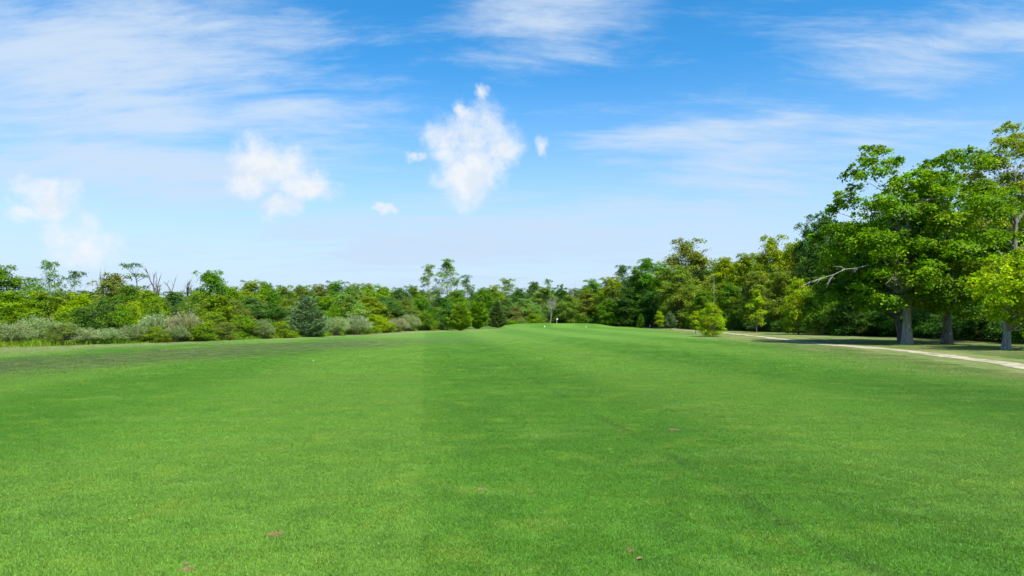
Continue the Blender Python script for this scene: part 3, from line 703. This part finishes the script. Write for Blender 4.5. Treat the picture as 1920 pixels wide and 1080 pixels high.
# dark understory along the foot of the right wood
ur = np.random.default_rng(9)
UNDER = {
    1108: 'at the far left end of the right wood',
    1135: 'second from the left end of the right wood',
    1160: 'midway between the green and the tiny fir sapling',
    1185: 'just left of the tiny fir sapling',
    1212: 'behind the short grey post',
    1240: 'behind the small yellow-green sapling',
    1268: 'just right of the little grey-green pine',
    1295: 'left of the thin pale sapling',
    1322: 'directly behind the lone lawn bush',
    1350: 'just right of the lone lawn bush',
    1378: 'midway between the lone bush and the tall sapling',
    1405: 'just left of the tall slender sapling',
    1432: 'just right of the tall slender sapling',
    1460: 'a little right of the tall slender sapling',
    1486: 'below the bright lime wood-edge tree',
    1515: 'right of the bright lime wood-edge tree',
    1545: 'below the leftmost maple bough tips',
    1572: 'under the left boughs of the leftmost maple',
    1600: 'under the middle boughs of the leftmost maple',
    1630: 'a little left of the leaning dark trunk',
    1660: 'next left of the leaning dark trunk',
    1695: 'hidden behind the thick pale trunk',
    1730: 'in the gap right of the thick pale trunk',
    1765: 'behind the grey-brown maple trunk',
    1800: 'just right of the grey-brown maple trunk',
    1838: 'midway between the grey-brown trunk and the lime maple',
    1876: 'behind the lime maple trunk',
    1915: 'right of the lime maple trunk',
    1960: 'cut off by the right edge of the picture',
}
GU = 'understory bushes along the foot of the right wood'
for px, yt, Y in [(1108, 592, 148), (1135, 590, 146), (1160, 592, 144), (1185, 590, 140), (1212, 590, 137), (1240, 590, 133), (1268, 588, 128), (1295, 590, 123), (1322, 588, 118), (1350, 588, 112), (1378, 588, 106),
                  (1405, 588, 101), (1432, 590, 96), (1460, 590, 91), (1486, 592, 86), (1515, 592, 82), (1545, 594, 77), (1572, 592, 74), (1600, 590, 71), (1630, 588, 68), (1660, 584, 66), (1695, 580, 64), (1730, 578, 62), (1765, 578, 60),
                  (1800, 576, 57), (1838, 572, 55), (1876, 570, 53), (1915, 566, 51), (1960, 560, 48)]:
    Y += 7 if px < 1300 else 0
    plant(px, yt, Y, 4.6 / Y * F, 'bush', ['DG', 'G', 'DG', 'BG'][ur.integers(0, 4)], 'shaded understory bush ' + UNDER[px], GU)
GB = 'trees deep in the woods'
for px, yt, Y, side in [(1130, 540, 180, 0), (1170, 525, 176, 0), (1210, 510, 170, 0), (1250, 505, 162, 0), (1300, 490, 152, 0), (1345, 500, 142, 0), (1390, 492, 134, 0), (1430, 480, 126, 0), (1475, 475, 120, 0), (1530, 450, 112, 0), (1580, 440, 106, 0), (1640, 430, 100, 0), (1700, 410, 96, 0), (1770, 400, 92, 0), (1840, 390, 88, 0), (1920, 380, 84, 0),
                        (910, 548, 185, 1), (940, 548, 190, 1), (970, 548, 195, 1), (1000, 545, 200, 1), (1030, 545, 205, 1), (1060, 546, 205, 1), (1095, 545, 200, 1)]:
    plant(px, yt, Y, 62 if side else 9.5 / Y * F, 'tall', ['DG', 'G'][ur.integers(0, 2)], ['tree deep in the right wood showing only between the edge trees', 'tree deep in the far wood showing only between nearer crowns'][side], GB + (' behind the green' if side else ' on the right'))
for px, yt, Y in [(-40, 545, 82), (20, 548, 84), (70, 550, 86), (120, 548, 88), (170, 546, 88), (220, 546, 90), (275, 546, 92), (330, 548, 94), (380, 545, 96), (430, 548, 98), (490, 545, 104), (550, 546, 108), (610, 545, 114), (670, 545, 122), (730, 548, 130), (790, 545, 142), (850, 545, 150), (890, 548, 160)]:
    plant(px, yt, Y, 6.6 / Y * F, 'round', ['DG', 'G', 'O'][ur.integers(0, 3)], 'tree deep in the left thicket showing only between nearer crowns', GB + ' on the left')

# ------------------------------------------------------------------ the big maples by the track
def hero(name, label, trunk_px, Y, lobes_px, col, seed, H, r0, group, depth=3.0, leaf=0.19, dens=430, lean=(0, 0), wmat=None, copies=4, dead=(), limbs=36, back=0.0):
    rng = np.random.default_rng(seed); x0 = px_x(trunk_px, Y); z0 = float(ground_z(x0, Y))
    lb = []
    for (px, py, rp) in lobes_px:
        nc = copies if rp > 26 else 2
        for k in range(nc):
            dy = depth * (k - (nc - 1) / 2) / max(1, nc - 1) * 2 * (1 if nc > 2 else 0.6) + rng.normal(0, 0.5) + (min(4.5, max(0.0, (1640 - px) / 20)) if Y < 50 else back); Yk = Y + dy; r = rp / F * Y * rng.uniform(0.8, 1.1) * (1 if k == (nc - 1) // 2 else 0.9)
            jx, jy = (rng.normal(0, 0.35 * rp, 2) if rp > 16 else (0, 0))
            lb.append((px_x(px + jx, Yk) - x0, dy, px_z(py + jy * 0.7, Yk) - z0, r))
    tufts = []
    for (lx, ly, lz, r) in lb:
        for _ in range(3):
            d = unit(rng.normal(0, 1, 3) * np.array([1, 1, 0.55])); tufts.append((lx + d[0] * r * 1.15, ly + d[1] * r * 1.15, lz + d[2] * r * 0.75, r * rng.uniform(0.14, 0.24)))
    order = rng.permutation(len(lb)); lb = [lb[i] for i in order]
    P, N, T, Hh = lobe_leaves([(a, b, c, r * 0.82) for a, b, c, r in lb] + tufts, rng, leaf, dens, 0.36, 14, 0.6, 0.17, 0.30)
    t = thing(name, label, 'tree', (x0, Y, z0), 0, group)
    link('trunk', wood(rng, H, 5, lb, r0, 1, 0.85, 0.35, wmat or M_BARK_PALE, limbs, lean=lean, fork=0.36), t)
    link('crown', leaves('maple_crown', P, N, leaf, rng, M_LEAF, 0.74, T, Hh), t, COL[col])
    for (px, py, qx, qy, dy) in dead:
        Tb = Tubes(); Yd = Y + dy; p0 = np.array([px_x(px, Yd) - x0, dy + 0.8, px_z(py, Yd) - z0]); p1 = np.array([px_x(qx, Yd) - x0, dy, px_z(qy, Yd) - z0])
        q = curve(p0, p1, 0.25, 6, 0.08, rng); Tb.add(q, np.linspace(0.027, 0.008, 6), 5)
        for i in range(1, 6):
            for _ in range(3):
                d = unit((p1 - p0) / np.linalg.norm(p1 - p0) + rng.normal(0, 0.5, 3)); e = q[i] + d * rng.uniform(0.25, 1.1)
                Tb.add(curve(q[i], e, 0.05, 4, 0.03, rng), np.linspace(0.018, 0.007, 4), 4)
        link('dead_branch', Tb.mesh('dead_branch', M_DEAD_PALE), t)
    return t
GM = 'big maples beside the dirt track'
hero('maple_tree', 'big green maple with thick pale trunk, leftmost of the maples by the track', 1701, 48, [
    (1655, 282, 20), (1625, 300, 22), (1612, 325, 20), (1650, 318, 26), (1680, 345, 32), (1600, 358, 22), (1640, 372, 36), (1572, 384, 15), (1562, 396, 12), (1700, 385, 40), (1720, 345, 26), (1735, 318, 20),
    (1600, 425, 36), (1563, 436, 20), (1532, 448, 16), (1650, 440, 42), (1715, 440, 42), (1580, 482, 32), (1545, 500, 26), (1632, 508, 38), (1692, 510, 40), (1745, 500, 36), (1600, 548, 30), (1655, 556, 30), (1565, 556, 22), (1540, 535, 16), (1712, 556, 24), (1742, 566, 20), (1755, 360, 34), (1740, 400, 34), (1670, 480, 36), (1625, 460, 34), (1690, 575, 16), (1630, 575, 20), (1735, 540, 30), (1675, 300, 14)],
    'G2', 201, 13.0, 0.33, GM, dead=((1780, 368, 1700, 395, -3.2), (1640, 495, 1520, 528, -3.6), (1705, 540, 1675, 520, -3.4)))
hero('maple_tree', 'second big maple with grey-brown trunk, between the pale trunk and the lime maple', 1775, 48.5, [
    (1775, 300, 22), (1800, 285, 22), (1765, 330, 26), (1835, 300, 26), (1795, 350, 40), (1840, 370, 38), (1770, 415, 38), (1815, 445, 42), (1860, 435, 36), (1790, 505, 42), (1840, 515, 38), (1760, 545, 26), (1800, 572, 24), (1745, 470, 28), (1850, 560, 18), (1820, 590, 16), (1880, 390, 34), (1865, 490, 30), (1765, 365, 34), (1750, 340, 22), (1735, 430, 30), (1775, 480, 36), (1730, 520, 28), (1820, 545, 30), (1775, 578, 18), (1845, 585, 16), (1740, 575, 16)],
    'H2', 202, 12.5, 0.32, GM, wmat=M_BARK)
hero('maple_tree', 'lime-green maple with low sunlit boughs at the right edge', 1886, 39.7, [
    (1905, 502, 32), (1865, 520, 26), (1930, 530, 40), (1892, 550, 34), (1845, 540, 18), (1832, 515, 11), (1905, 582, 22), (1945, 596, 28), (1960, 480, 40), (1990, 545, 45), (2000, 450, 55), (1935, 625, 14), (1875, 575, 20), (1920, 490, 24), (1900, 600, 18), (1870, 595, 14), (1925, 565, 30), (1880, 530, 30), (1915, 540, 34), (1950, 560, 34), (1855, 530, 18)],
    'L', 203, 5.0, 0.27, GM, depth=2.4, leaf=0.15, dens=620, limbs=22, wmat=M_BARK_PALE)
hero('maple_tree', 'tall yellow-green tree whose grey trunk shows high at the right edge', 1908, 56, [
    (1880, 262, 26), (1908, 245, 24), (1935, 280, 38), (1868, 305, 32), (1840, 325, 24), (1900, 335, 38), (1850, 370, 30), (1950, 350, 45), (1985, 290, 45), (1960, 420, 40), (1845, 420, 28), (2010, 380, 45), (1822, 350, 16)],
    'YR', 204, 15.5, 0.40, GM, depth=2.4, wmat=M_BARK, back=2.6)
hero('maple_tree', 'slim dark leaning tree close behind the leftmost maple trunk', 1688, 53, [
    (1620, 470, 36), (1660, 430, 36), (1590, 520, 32), (1650, 530, 34), (1560, 540, 24), (1700, 480, 36), (1620, 570, 24), (1720, 540, 26)],
    'DG', 205, 8.5, 0.22, GM, depth=2.2, lean=(-1.6, 0), wmat=M_BARK)

# ------------------------------------------------------------------ young trees on the lawn
GS = 'young trees planted on the lawn beside the track'
plant(1202, 588, 126, 17, 'cedar', 'G', 'tiny dark fir sapling, farthest of the lawn saplings', GS)
plant(1237, 584, 112, 20, 'sapling', 'L', 'small bright yellow-green sapling left of the little pine', GS)
plant(1257, 584, 102, 26, 'pine_sapling', 'SP', 'little grey-green pine beside the yellow-green sapling', GS)
plant(1304, 583, 80, 22, 'sapling', 'L', 'thin pale sapling hugging the left of the lawn bush', GS)
plant(1335, 568, 70, 48, 'dense_bush', 'L', 'bright lime rounded bush standing alone on the lawn', GS)
plant(1419, 543, 84, 34, 'sapling', 'L', 'tall slender sapling right of the lone lawn bush', GS)

# ------------------------------------------------------------------ grass
def blade_patch(name, n, size, h, w, seed):
    rng = np.random.default_rng(seed); p = rng.uniform(-size / 2, size / 2, (n, 2)); az = rng.uniform(0, 6.283, n)
    hh = h * rng.uniform(0.55, 1.25, n); ww = w * rng.uniform(0.7, 1.3, n); ln = rng.normal(0, 0.55, (n, 2)) * hh[:, None]
    s = np.stack([np.cos(az), np.sin(az), np.zeros(n)], 1) * ww[:, None] / 2
    b = np.column_stack([p, np.full(n, -0.004)]); m = b + np.column_stack([ln * 0.35, hh * 0.62]); tip = b + np.column_stack([ln, hh * 0.95])
    V = np.stack([b - s, b + s, m + s * 0.75, m - s * 0.75, tip + s * 0.12, tip - s * 0.12], 1).reshape(-1, 3); o = np.arange(n) * 6
    Fc = np.concatenate([np.stack([o, o + 1, o + 2, o + 3], 1), np.stack([o + 3, o + 2, o + 4, o + 5], 1)])
    tn = rng.uniform(0, 1, n); return mesh_from(name, V, Fc, M_BLADE, False, {'tint': np.concatenate([tn, tn])})

def scatter_modifier(o, protos, seed):
    g = bpy.data.node_groups.new('scatter_turf', 'GeometryNodeTree')
    g.interface.new_socket('Geometry', in_out='INPUT', socket_type='NodeSocketGeometry'); g.interface.new_socket('Geometry', in_out='OUTPUT', socket_type='NodeSocketGeometry')
    nd = g.nodes; L = g.links.new
    gi, go = nd.new('NodeGroupInput'), nd.new('NodeGroupOutput'); jn = nd.new('GeometryNodeJoinGeometry')
    pick = nd.new('GeometryNodeInputNamedAttribute'); pick.data_type = 'INT'; pick.inputs[0].default_value = 'pick'
    rint = [s for s in pick.outputs if s.type == 'INT'][0]
    rot = nd.new('FunctionNodeRandomValue'); rot.data_type = 'FLOAT_VECTOR'; rot.inputs['Seed'].default_value = seed + 3
    vs = [s for s in rot.inputs if s.type == 'VECTOR']; vs[0].default_value = (0, 0, 0); vs[1].default_value = (0, 0, 6.283)
    rvec = [s for s in rot.outputs if s.type == 'VECTOR'][0]
    mp = nd.new('GeometryNodeMeshToPoints'); L(gi.outputs[0], mp.inputs[0])
    for i, p in enumerate(protos):
        oi = nd.new('GeometryNodeObjectInfo'); oi.inputs['Object'].default_value = p; oi.inputs['As Instance'].default_value = True
        cp = nd.new('FunctionNodeCompare'); cp.data_type = 'INT'; cp.operation = 'EQUAL'
        ci = [s for s in cp.inputs if s.type == 'INT']; L(rint, ci[0]); ci[1].default_value = i
        ip = nd.new('GeometryNodeInstanceOnPoints')
        L(mp.outputs[0], ip.inputs['Points']); L(cp.outputs[0], ip.inputs['Selection']); L(oi.outputs['Geometry'], ip.inputs['Instance']); L(rvec, ip.inputs['Rotation'])
        L(ip.outputs[0], jn.inputs[0])
    L(jn.outputs[0], go.inputs[0])
    m = o.modifiers.new('scatter', 'NODES'); m.node_group = g

def build_lawn():
    rng = np.random.default_rng(31)
    #        name, label, near, far, cell, (blades per patch by grade), height, width, seed
    for (name, label, y0, y1, step, grades, h, w, seed) in (
            ('lawn_grass', 'short mown green grass of the near fairway', 2.5, 22, 0.8, (15000,), 0.023, 0.0031, 1),
            ('fairway_grass', 'short mown grass further up the fairway', 22, 66, 1.6, (9000, 6500, 4600, 3200, 2100, 1300, 700, 300), 0.030, 0.0075, 5)):
        protos = [bpy.data.objects.new('turf_patch', blade_patch('turf_patch', n, step * 1.3, h * (1 - 0.05 * gi), w, seed + 7 * gi + k)) for gi, n in enumerate(grades) for k in range(3 if len(grades) == 1 else 2)]
        nv = 3 if len(grades) == 1 else 2; pts = []
        for y in np.arange(y0, y1, step):
            hw = min(0.80 * y + 2.5, 60)
            for x in np.arange(-hw, hw, step): pts.append((x + rng.uniform(-0.12, 0.12) * step, y + rng.uniform(-0.12, 0.12) * step))
        p = np.array(pts)
        k = (np.abs(p[:, 0] - path_x(p[:, 1])) > 0.7 + step * 0.65) | (p[:, 1] < 13)
        k &= p[:, 0] > -33 + (p[:, 1] - 43) * 0.35 - 1
        p = p[k]
        f = np.clip((p[:, 1] - y0 - 3) / (y1 - y0 - 3), 0, 1) ** 0.8 * (len(grades) - 1)
        grade = np.clip(np.floor(f + rng.uniform(0, 1, len(p))), 0, len(grades) - 1).astype(np.int32)
        me = bpy.data.meshes.new(name); V = np.column_stack([p, ground_z(p[:, 0], p[:, 1])]).astype(np.float32)
        me.vertices.add(len(V)); me.vertices.foreach_set('co', V.ravel())
        a = me.attributes.new('pick', 'INT', 'POINT'); a.data.foreach_set('value', (grade * nv + rng.integers(0, nv, len(p))).astype(np.int32)); me.update()
        o = link(name, me); o['kind'] = 'stuff'; o['label'] = label; o['category'] = 'grass'
        scatter_modifier(o, protos, seed)
build_lawn()

def tall_grass(name, label, poly, width, n, h, col, seed, w=0.016):
    rng = np.random.default_rng(seed); poly = np.array(poly, float); seg = np.r_[0, np.cumsum(np.linalg.norm(np.diff(poly, axis=0), axis=1))]
    u = rng.uniform(0, seg[-1], n); x = np.interp(u, seg, poly[:, 0]); y = np.interp(u, seg, poly[:, 1])
    off = rng.uniform(-1, 1, n) * width * (0.75 + 0.25 * np.sin(u * 0.9)); y = y + off * 0.9; x = x - off * 0.43
    clump = 0.65 + 0.35 * np.sin(u * 1.7 + 2 * np.sin(u * 0.53)) * np.sin(u * 0.41 + off)
    hh = h * rng.uniform(0.45, 1.1, n) * clump * np.clip(1.05 + 0.5 * off / width, 0.35, 1.4); az = rng.uniform(0, 6.28, n)
    b = np.column_stack([x, y, ground_z(x, y) - 0.02]); s = np.stack([np.cos(az), np.sin(az), 0 * az], 1) * (w * rng.uniform(0.6, 1.6, n))[:, None]; ln = rng.normal(0, 0.4, (n, 2)) * hh[:, None]
    m = b + np.column_stack([ln * 0.35, hh * 0.6]); tip = b + np.column_stack([ln, hh])
    V = np.stack([b - s, b + s, m + s * 0.8, m - s * 0.8, tip + s * 0.1, tip - s * 0.1], 1).reshape(-1, 3); o = np.arange(n) * 6
    Fc = np.concatenate([np.stack([o, o + 1, o + 2, o + 3], 1), np.stack([o + 3, o + 2, o + 4, o + 5], 1)])
    tn = rng.uniform(0, 1, n); hu = np.clip(0.5 + 0.3 * np.sin(u * 0.6 + off) + rng.normal(0, 0.15, n), 0, 1)
    ob = link(name, mesh_from(name, V, Fc, M_TALL, False, {'tint': np.r_[tn, tn], 'hue': np.r_[hu, hu]}), None, col)
    ob['kind'] = 'stuff'; ob['label'] = label; ob['category'] = 'grass'
tall_grass('tall_grass', 'tall bright weedy grass fringe along the foot of the left hedge', [(-46, 40), (-33.5, 43.5), (-27, 50), (-22, 57), (-19.5, 66), (-18.5, 76), (-17.5, 86), (-13.5, 100), (-8, 112)], 1.7, 42000, 0.75, (0.155, 0.265, 0.028), 61)
tall_grass('rough_grass', 'ragged weeds along the foot of the right wood', [(39, 58), (37, 64), (36, 75), (36, 95), (36, 120), (34, 145), (22, 150), (2, 152), (-4, 138)], 1.3, 26000, 0.5, (0.10, 0.17, 0.022), 62, 0.02)

# ------------------------------------------------------------------ small things on the course
M_WHITE = mat_plain('white_paint', (0.80, 0.80, 0.78), 0.4, 20, 0.05); M_GREY = mat_plain('weathered_post', (0.30, 0.30, 0.29), 0.8, 12, 0.25)
M_FLAG = mat_plain('flag_cloth', (0.72, 0.80, 0.86), 0.8, 10, 0.08); M_DRYLEAF = mat_plain('dry_leaf', (0.15, 0.105, 0.05), 0.8, 60, 0.3)

def lathe(name, prof, mat, sides=16):
    th = np.linspace(0, 2 * math.pi, sides, endpoint=False); V = []; Fc = []
    for r, z in prof: V += [(r * math.cos(a), r * math.sin(a), z) for a in th]
    for i in range(len(prof) - 1):
        for k in range(sides): Fc.append((i * sides + k, i * sides + (k + 1) % sides, (i + 1) * sides + (k + 1) % sides, (i + 1) * sides + k))
    return mesh_from(name, V, Fc, mat, True)

def dimpled_ball():
    th = np.linspace(0.001, math.pi - 0.001, 18); V = []; sides = 28
    for i, a in enumerate(th):
        for k in range(sides):
            r = 0.0215 * (1 - 0.03 * ((i + k) % 2)); p = 2 * math.pi * k / sides
            V.append((r * math.sin(a) * math.cos(p), r * math.sin(a) * math.sin(p), 0.0215 - r * math.cos(a)))
    Fc = [(i * sides + k, i * sides + (k + 1) % sides, (i + 1) * sides + (k + 1) % sides, (i + 1) * sides + k) for i in range(17) for k in range(sides)]
    return mesh_from('golf_ball', V, Fc, M_WHITE, True)
def single(name, me, label, cat, loc, rz=0, group=None):
    o = link(name, me); o.location = loc; o.rotation_euler[2] = rz; o['label'] = label; o['category'] = cat
    if group: o['group'] = group
    return o
bx, by = px_x(587.5, 28.0), 28.0
single('golf_ball', dimpled_ball(), 'white golf ball lying on the fairway left of centre', 'golf ball', (bx, by, float(ground_z(bx, by)) + 0.028))

def marker(px, Y, label):
    x = px_x(px, Y); z = float(ground_z(x, Y)); t = thing('yardage_marker', label, 'marker', (x, Y, z), 0, 'white markers before the green')
    link('ball', lathe('marker_ball', [(0.001, 0.05), (0.06, 0.07), (0.10, 0.12), (0.11, 0.16), (0.10, 0.20), (0.06, 0.25), (0.001, 0.27)], M_WHITE), t)
    link('stake', lathe('marker_stake', [(0.03, -0.1), (0.03, 0.08)], M_GREY, 8), t)
marker(1021, 128, 'white ball marker in front of the green, below the bare grey tree')
marker(1099, 128, 'white ball marker right of the green')

def flag(px, Y):
    x = px_x(px, Y); z = float(ground_z(x, Y)); t = thing('golf_flag', 'small pale blue and white flag standing on the green', 'flag', (x, Y, z))
    link('pole', lathe('flag_pole', [(0.022, -0.05), (0.022, 0.5), (0.018, 0.95), (0.001, 0.96)], M_WHITE, 8), t)
    n = 7; V = []
    for i in range(n):
        u = i / (n - 1); yb = 0.05 * math.sin(u * 5)
        for zz in (0.70 + 0.03 * u, 0.94 - 0.03 * u):
            V += [(0.02 + 0.24 * u, yb - 0.006, zz), (0.02 + 0.24 * u, yb + 0.006, zz)]
    Fc = []
    for i in range(n - 1):
        a = i * 4; b = a + 4; Fc += [(a, b, b + 2, a + 2), (a + 1, a + 3, b + 3, b + 1), (a + 2, b + 2, b + 3, a + 3), (a, a + 1, b + 1, b)]
    link('cloth', mesh_from('flag_cloth', V, Fc, M_FLAG, True), t)
    link('cup', lathe('cup_rim', [(0.054, 0.012), (0.064, 0.012), (0.064, -0.05)], M_WHITE, 14), t)
flag(1044, 139)

px_, Yp = 1219, 130.0; x = px_x(px_, Yp); z = float(ground_z(x, Yp))
t = thing('marker_post', 'short grey post at the far end of the dirt track', 'post', (x, Yp, z))
def box(name, sx, sy, z0, z1, bev, mat):
    V = []; 
    for zz, k in ((z0, 1), (z1 - bev, 1), (z1, 1 - bev / sx)):
        V += [(-sx * k, -sy * k, zz), (sx * k, -sy * k, zz), (sx * k, sy * k, zz), (-sx * k, sy * k, zz)]
    Fc = [(i * 4 + k, i * 4 + (k + 1) % 4, i * 4 + 4 + (k + 1) % 4, i * 4 + 4 + k) for i in range(2) for k in range(4)] + [(8, 9, 10, 11), (3, 2, 1, 0)]
    return mesh_from(name, V, Fc, mat)
link('shaft', box('post_shaft', 0.14, 0.14, -0.2, 0.50, 0.02, M_GREY), t); link('cap', box('post_cap', 0.17, 0.17, 0.50, 0.58, 0.03, M_GREY), t)

def dry_leaf(x, y, rz, label, s=0.05):
    V = [(-1, 0, 0.0), (-0.3, 0.45, 0.22), (0.5, 0.38, 0.25), (1, 0, 0.1), (0.5, -0.38, 0.28), (-0.3, -0.45, 0.2), (0, 0, 0.02)]
    V = [(a * s, b * s, c * s) for a, b, c in V] + [(a * s, b * s, c * s - 0.0015) for a, b, c in V]
    Fc = [(0, 6, 1), (1, 6, 2), (2, 6, 3), (3, 6, 4), (4, 6, 5), (5, 6, 0)]; Fc = Fc + [(c + 7, b + 7, a + 7) for a, b, c in Fc]
    single('fallen_leaf', mesh_from('fallen_leaf', V, Fc, M_DRYLEAF), label, 'leaf', (x, y, float(ground_z(x, y)) + 0.013), rz, 'dry leaves fallen on the lawn')
dry_leaf(0.95, 5.08, 0.5, 'brown fallen leaf on the near grass right of centre', 0.035)
dry_leaf(-2.37, 4.97, 2.0, 'brown fallen leaf at the bottom edge left of centre', 0.03)
dry_leaf(2.05, 16.5, 1.0, 'small dark fallen leaf on the mid lawn right of centre', 0.05)
